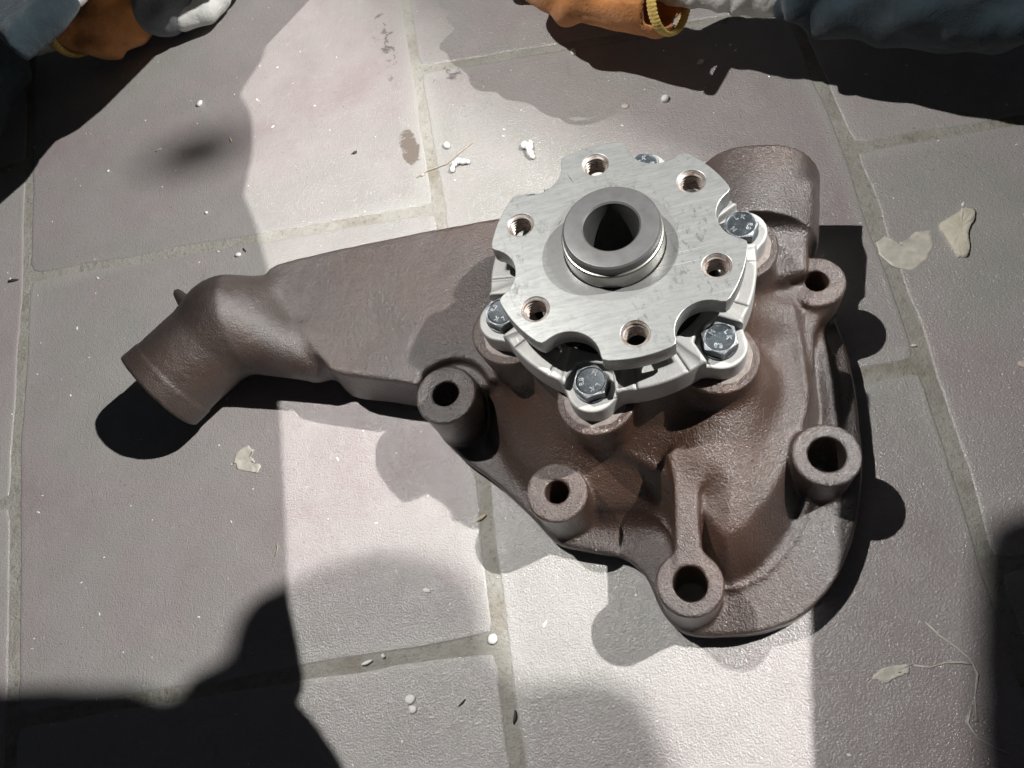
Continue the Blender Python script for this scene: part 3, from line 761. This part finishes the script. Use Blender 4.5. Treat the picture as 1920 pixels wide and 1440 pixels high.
stain(343, 108, 22, 16, .6, ST2, 'dark spotted stain where the upper grout lines meet')
# fine grit: nobody could count it
bm = bmesh.new(); r = np.random.default_rng(3)
for i in range(420):
    x, y = r.uniform(-80, 720), r.uniform(-400, 330); s = abs(r.normal(0, .32)) + .16
    m = Matrix.Translation(((x) * MM, (y) * MM, s * .3 * MM)) @ Matrix.Rotation(r.uniform(0, 3), 4, 'Z') @ Matrix.Diagonal((s * MM * r.uniform(1, 2.6), s * MM, s * MM * .6, 1))
    bmesh.ops.create_icosphere(bm, subdivisions=1, radius=1, matrix=m)
me = bpy.data.meshes.new('grit'); bm.to_mesh(me); bm.free(); me.materials.append(WHITE)
grit = bpy.data.objects.new('grit', me); COL.objects.link(grit); tag(grit, 'fine pale grit scattered over the tiles', 'grit', kind='stuff')

# ================================================================ PEOPLE (only arms and hands reach the picture) and added shade blockers
def organic(name, prims, bb, h, mat, parent, k=6, wr=0.0, wf=.12, post=None):
    Fd = Field(bb[0], bb[1], h); 
    for fn in prims: Fd.add(fn, 0, k)
    if post: post(Fd)
    if wr:
        X, Y, Z = Fd.grid(Fd.sl(None))
        Fd.D += (wr * (np.sin(X * wf + 2.2 * np.sin(Y * wf * .55 + Z * wf * .4)) + .55 * np.sin(Y * wf * 1.9 + 1.5 * np.sin(X * wf * .8) + Z * wf))).astype(np.float32)
        nz = up3(Fd.n, 26 / h, 1.0) + .35 * up3(Fd.n, 12 / h, 1.0)
        Fd.D += (np.minimum(np.abs(nz), 1.0) * -wr * .8 + wr * .35).astype(np.float32)
    v, q, fi, n = Fd.mesh()
    return mesh_obj(name, v, q, mat, parent, True, n)
def slab(name, pts, lamp_p, z, thick, mat, parent, kr=10):
    """an added shade blocker whose outline is given on the floor as the shade it throws; built at height z towards the lamp"""
    C = np.array(lamp_p, float); P = []
    for x, y in pts:
        q = np.array((x, y, 0.)); P.append(((q + (C - q) * z / C[2]))[:2])
    P = np.array(P); p2 = poly2(P); lo = P.min(0) - 12; hi = P.max(0) + 12
    return organic(name, [ext(p2, z - thick / 2, z + thick / 2, min(thick / 2 - .5, kr))], ((lo[0], lo[1], z - thick / 2 - 8), (hi[0], hi[1], z + thick / 2 + 8)), 4.0, mat, parent, 1)

# -- left person
pl = empty('person', (-.05, .2, 0), label='person at the top left in slate blue sleeve and orange white glove', cat='person')
pl.location = (0, 0, 0)
organic('sleeve', [cone((-80, 320, 62), (-56, 225, 48), 42, 36), cone((-56, 225, 48), (-90, 150, 50), 36, 44)], ((-190, 80, 0), (30, 400, 125)), 2.5, BLUE, pl, 10, 1.6, .10)
organic('knit_cuff', [cone((-30, 262, 48), (22, 258, 44), 30, 26)], ((-80, 200, 5), (65, 320, 95)), 1.8, KNIT, pl, 6, .5, .5)
organic('glove_palm', [cone((36, 250, 40), (60, 246, 37), 28, 30), cone((60, 246, 37), (108, 268, 32), 30, 24)], ((-10, 170, -2), (180, 340, 85)), 1.6, ORANGE, pl, 8, 1.8, .14)
tor = []
def cuffband(c, d, R, r, mat, parent, name, amp=.7):
    c = Vector(c); d = Vector(d).normalized(); up = Vector((0, 0, 1)); a = d.cross(up).normalized(); b = a.cross(d); V = []; Fc = []; n = 220; m = 12
    for i in range(n):
        t = 2 * math.pi * i / n; rad = a * math.cos(t) + b * math.sin(t); rr = r * (1 + .09 * math.sin(t * 55))
        for j in range(m):
            s = 2 * math.pi * j / m; V.append(tuple(c + rad * (R + rr * .45 * math.cos(s)) + d * rr * math.sin(s)))
    for i in range(n):
        for j in range(m): Fc.append((i * m + j, ((i + 1) % n) * m + j, ((i + 1) % n) * m + (j + 1) % m, i * m + (j + 1) % m))
    return mesh_obj(name, V, Fc, mat, parent)
cuffband((27, 250, 41), (.9, -.5, -.12), 27.5, 6.0, YELLOW, pl, 'cuff_binding')
organic('glove_back', [cone((104, 252, 31), (138, 272, 24), 27, 19)], ((70, 210, -2), (190, 330, 70)), 1.8, GREY, pl, 6, 1.0, .2)
fing = [((120, 243, 20), (140, 246, 17), (152, 258, 14), 11.5), ((140, 262, 20), (160, 268, 18), (168, 284, 13), 11), ((140, 282, 22), (168, 292, 20), (182, 308, 13), 11), ((130, 296, 22), (160, 312, 20), (174, 330, 13), 10)]
organic('glove_fingers', [cone(a, b, r + 1, r) for a, b, c, r in fing] + [cone(b, c, r, r - 2) for a, b, c, r in fing], ((110, 230, -2), (240, 370, 50)), 1.6, KNIT, pl, 2.5, .3, .3)
slab('knit_cuff', [(135, 326), (125, 264), (117, 247), (80, 235), (55, 210), (26, 182), (2, 165), (-18, 160), (-30, 145), (-37, 133), (-50, 326)], L1P, 132, 22, KNIT, pl)  # added plate shaped to throw the glove's shadow, coloured like the cuff
slab('sleeve', [(-32, 142), (-44, 122), (-75, 98), (-150, 200), (-150, 326), (-46, 326)], L1P, 134, 24, BLUE, pl)  # added plate carrying that shadow further left, coloured like the sleeve
# unseen slab added to keep the left lamp off the left floor
C2L = [(197, 262), (191, 222), (187, 190), (164, 153), (174, 132), (177, 112), (177, 83), (170, 44), (181, 12), (190, -28), (198, -119), (201, -179), (203, -233), (204, -272), (211, -304), (213, -319), (206, -332), (220, -348), (235, -369), (252, -415), (-47, -420), (-300, -300), (-383, 100), (-300, 480), (201, 460)]
slab('side_shade_blocker', C2L, L2P, 262, 34, BLUE, pl)

# -- right person
pr = empty('person', (0, 0, 0), label='person at the top right in blue sleeve and orange glove with open cuff', cat='person')
organic('sleeve', [cone((596, 12, 76), (690, -34, 90), 31, 36), cone((690, -34, 90), (800, -90, 110), 36, 48), cone((640, 20, 90), (760, 10, 110), 36, 40)], ((540, -170, 20), (860, 110, 170)), 2.0, BLUE, pr, 8, 4.2, .085)
def opencuff(Fd):
    Fd.sub(cone((497, 46, 70), (545, 6, 92), 18, 24), 2)
organic('glove_palm', [cone((450, 92, 64), (497, 50, 68), 25, 22.5), cone((434, 124, 64), (450, 92, 64), 28, 25)], ((380, 0, 20), (530, 170, 110)), 1.6, ORANGE, pr, 8, 1.5, .15, opencuff)
cuffband((506, 41, 73), (1, -.72, .42), 21.5, 3.4, YELLOW, pr, 'cuff_binding')
organic('knit_cuff', [cone((515, 62, 74), (556, 38, 76), 21, 23), cone((556, 38, 76), (598, 16, 76), 23, 25)], ((480, -20, 40), (640, 110, 115)), 1.8, KNIT, pr, 6, .6, .4)
fing = [((436, 134, 60), (414, 156, 56), (400, 162, 46), 11.5), ((440, 154, 64), (414, 176, 60), (396, 180, 48), 11), ((446, 174, 66), (420, 196, 62), (400, 202, 50), 10.5), ((456, 190, 66), (434, 214, 62), (416, 222, 52), 9.5)]
organic('glove_fingers', [cone(a, b, r + 1, r) for a, b, c, r in fing] + [cone(b, c, r, r - 2) for a, b, c, r in fing], ((370, 110, 20), (480, 245, 90)), 1.8, ORANGE, pr, 2.5)
C1R = [(455, -520), (493, -369), (507, -319), (522, -265), (540, -170), (555, -100), (570, 36), (600, 120), (867, 120), (1000, -200), (900, -520)]
slab('side_shade_blocker', C1R, L1P, 215, 40, BLUE, pr)  # unseen blocker added to cut the right lamp off the right side
slab('top_shade_blocker', [(300, 330), (335, 190), (372, 125), (408, 80), (442, 35), (480, -10), (520, -60), (560, -110), (640, -110), (700, 300)], L1P, 1050, 30, BLUE, pr)  # unseen slab added high up for soft shade at the top
th = np.linspace(0, 2 * math.pi, 14)[:-1]
slab('spot_shade_blocker', [(128 + 36 * math.cos(t), 102 + 22 * math.sin(t)) for t in th], L1P, 950, 14, SKIN, pr, 5)  # unseen disc added to make the dim round shadow at upper left

# -- photographer (only unseen slabs added to throw soft shadows)
pp = empty('person', (0, 0, 0), label='unseen slabs added above the pump to shade the floor, in place of a person', cat='person')
C1A = [(-140, -280), (-49, -289), (33, -298), (100, -308), (119, -317), (139, -317), (144, -304), (156, -303), (170, -300), (175, -280), (187, -266), (204, -263), (225, -257), (259, -254), (292, -266), (313, -282), (317, -303), (318, -324), (333, -343), (373, -345), (394, -355), (401, -376), (404, -391), (400, -448), (-23, -480), (-140, -460)]
slab('near_shade_blocker', C1A, L1P, 600, 16, SKIN, pp, 7)  # unseen slab, outline shaped by the soft bottom left shadow
C2R = [(740, -290), (654, -302), (612, -298), (595, -302), (583, -318), (568, -355), (548, -409), (530, -470), (700, -520)]
slab('corner_shade_blocker', C2R, L2P, 455, 12, BLUE, pp, 8)  # unseen slab added to darken the lower right corner
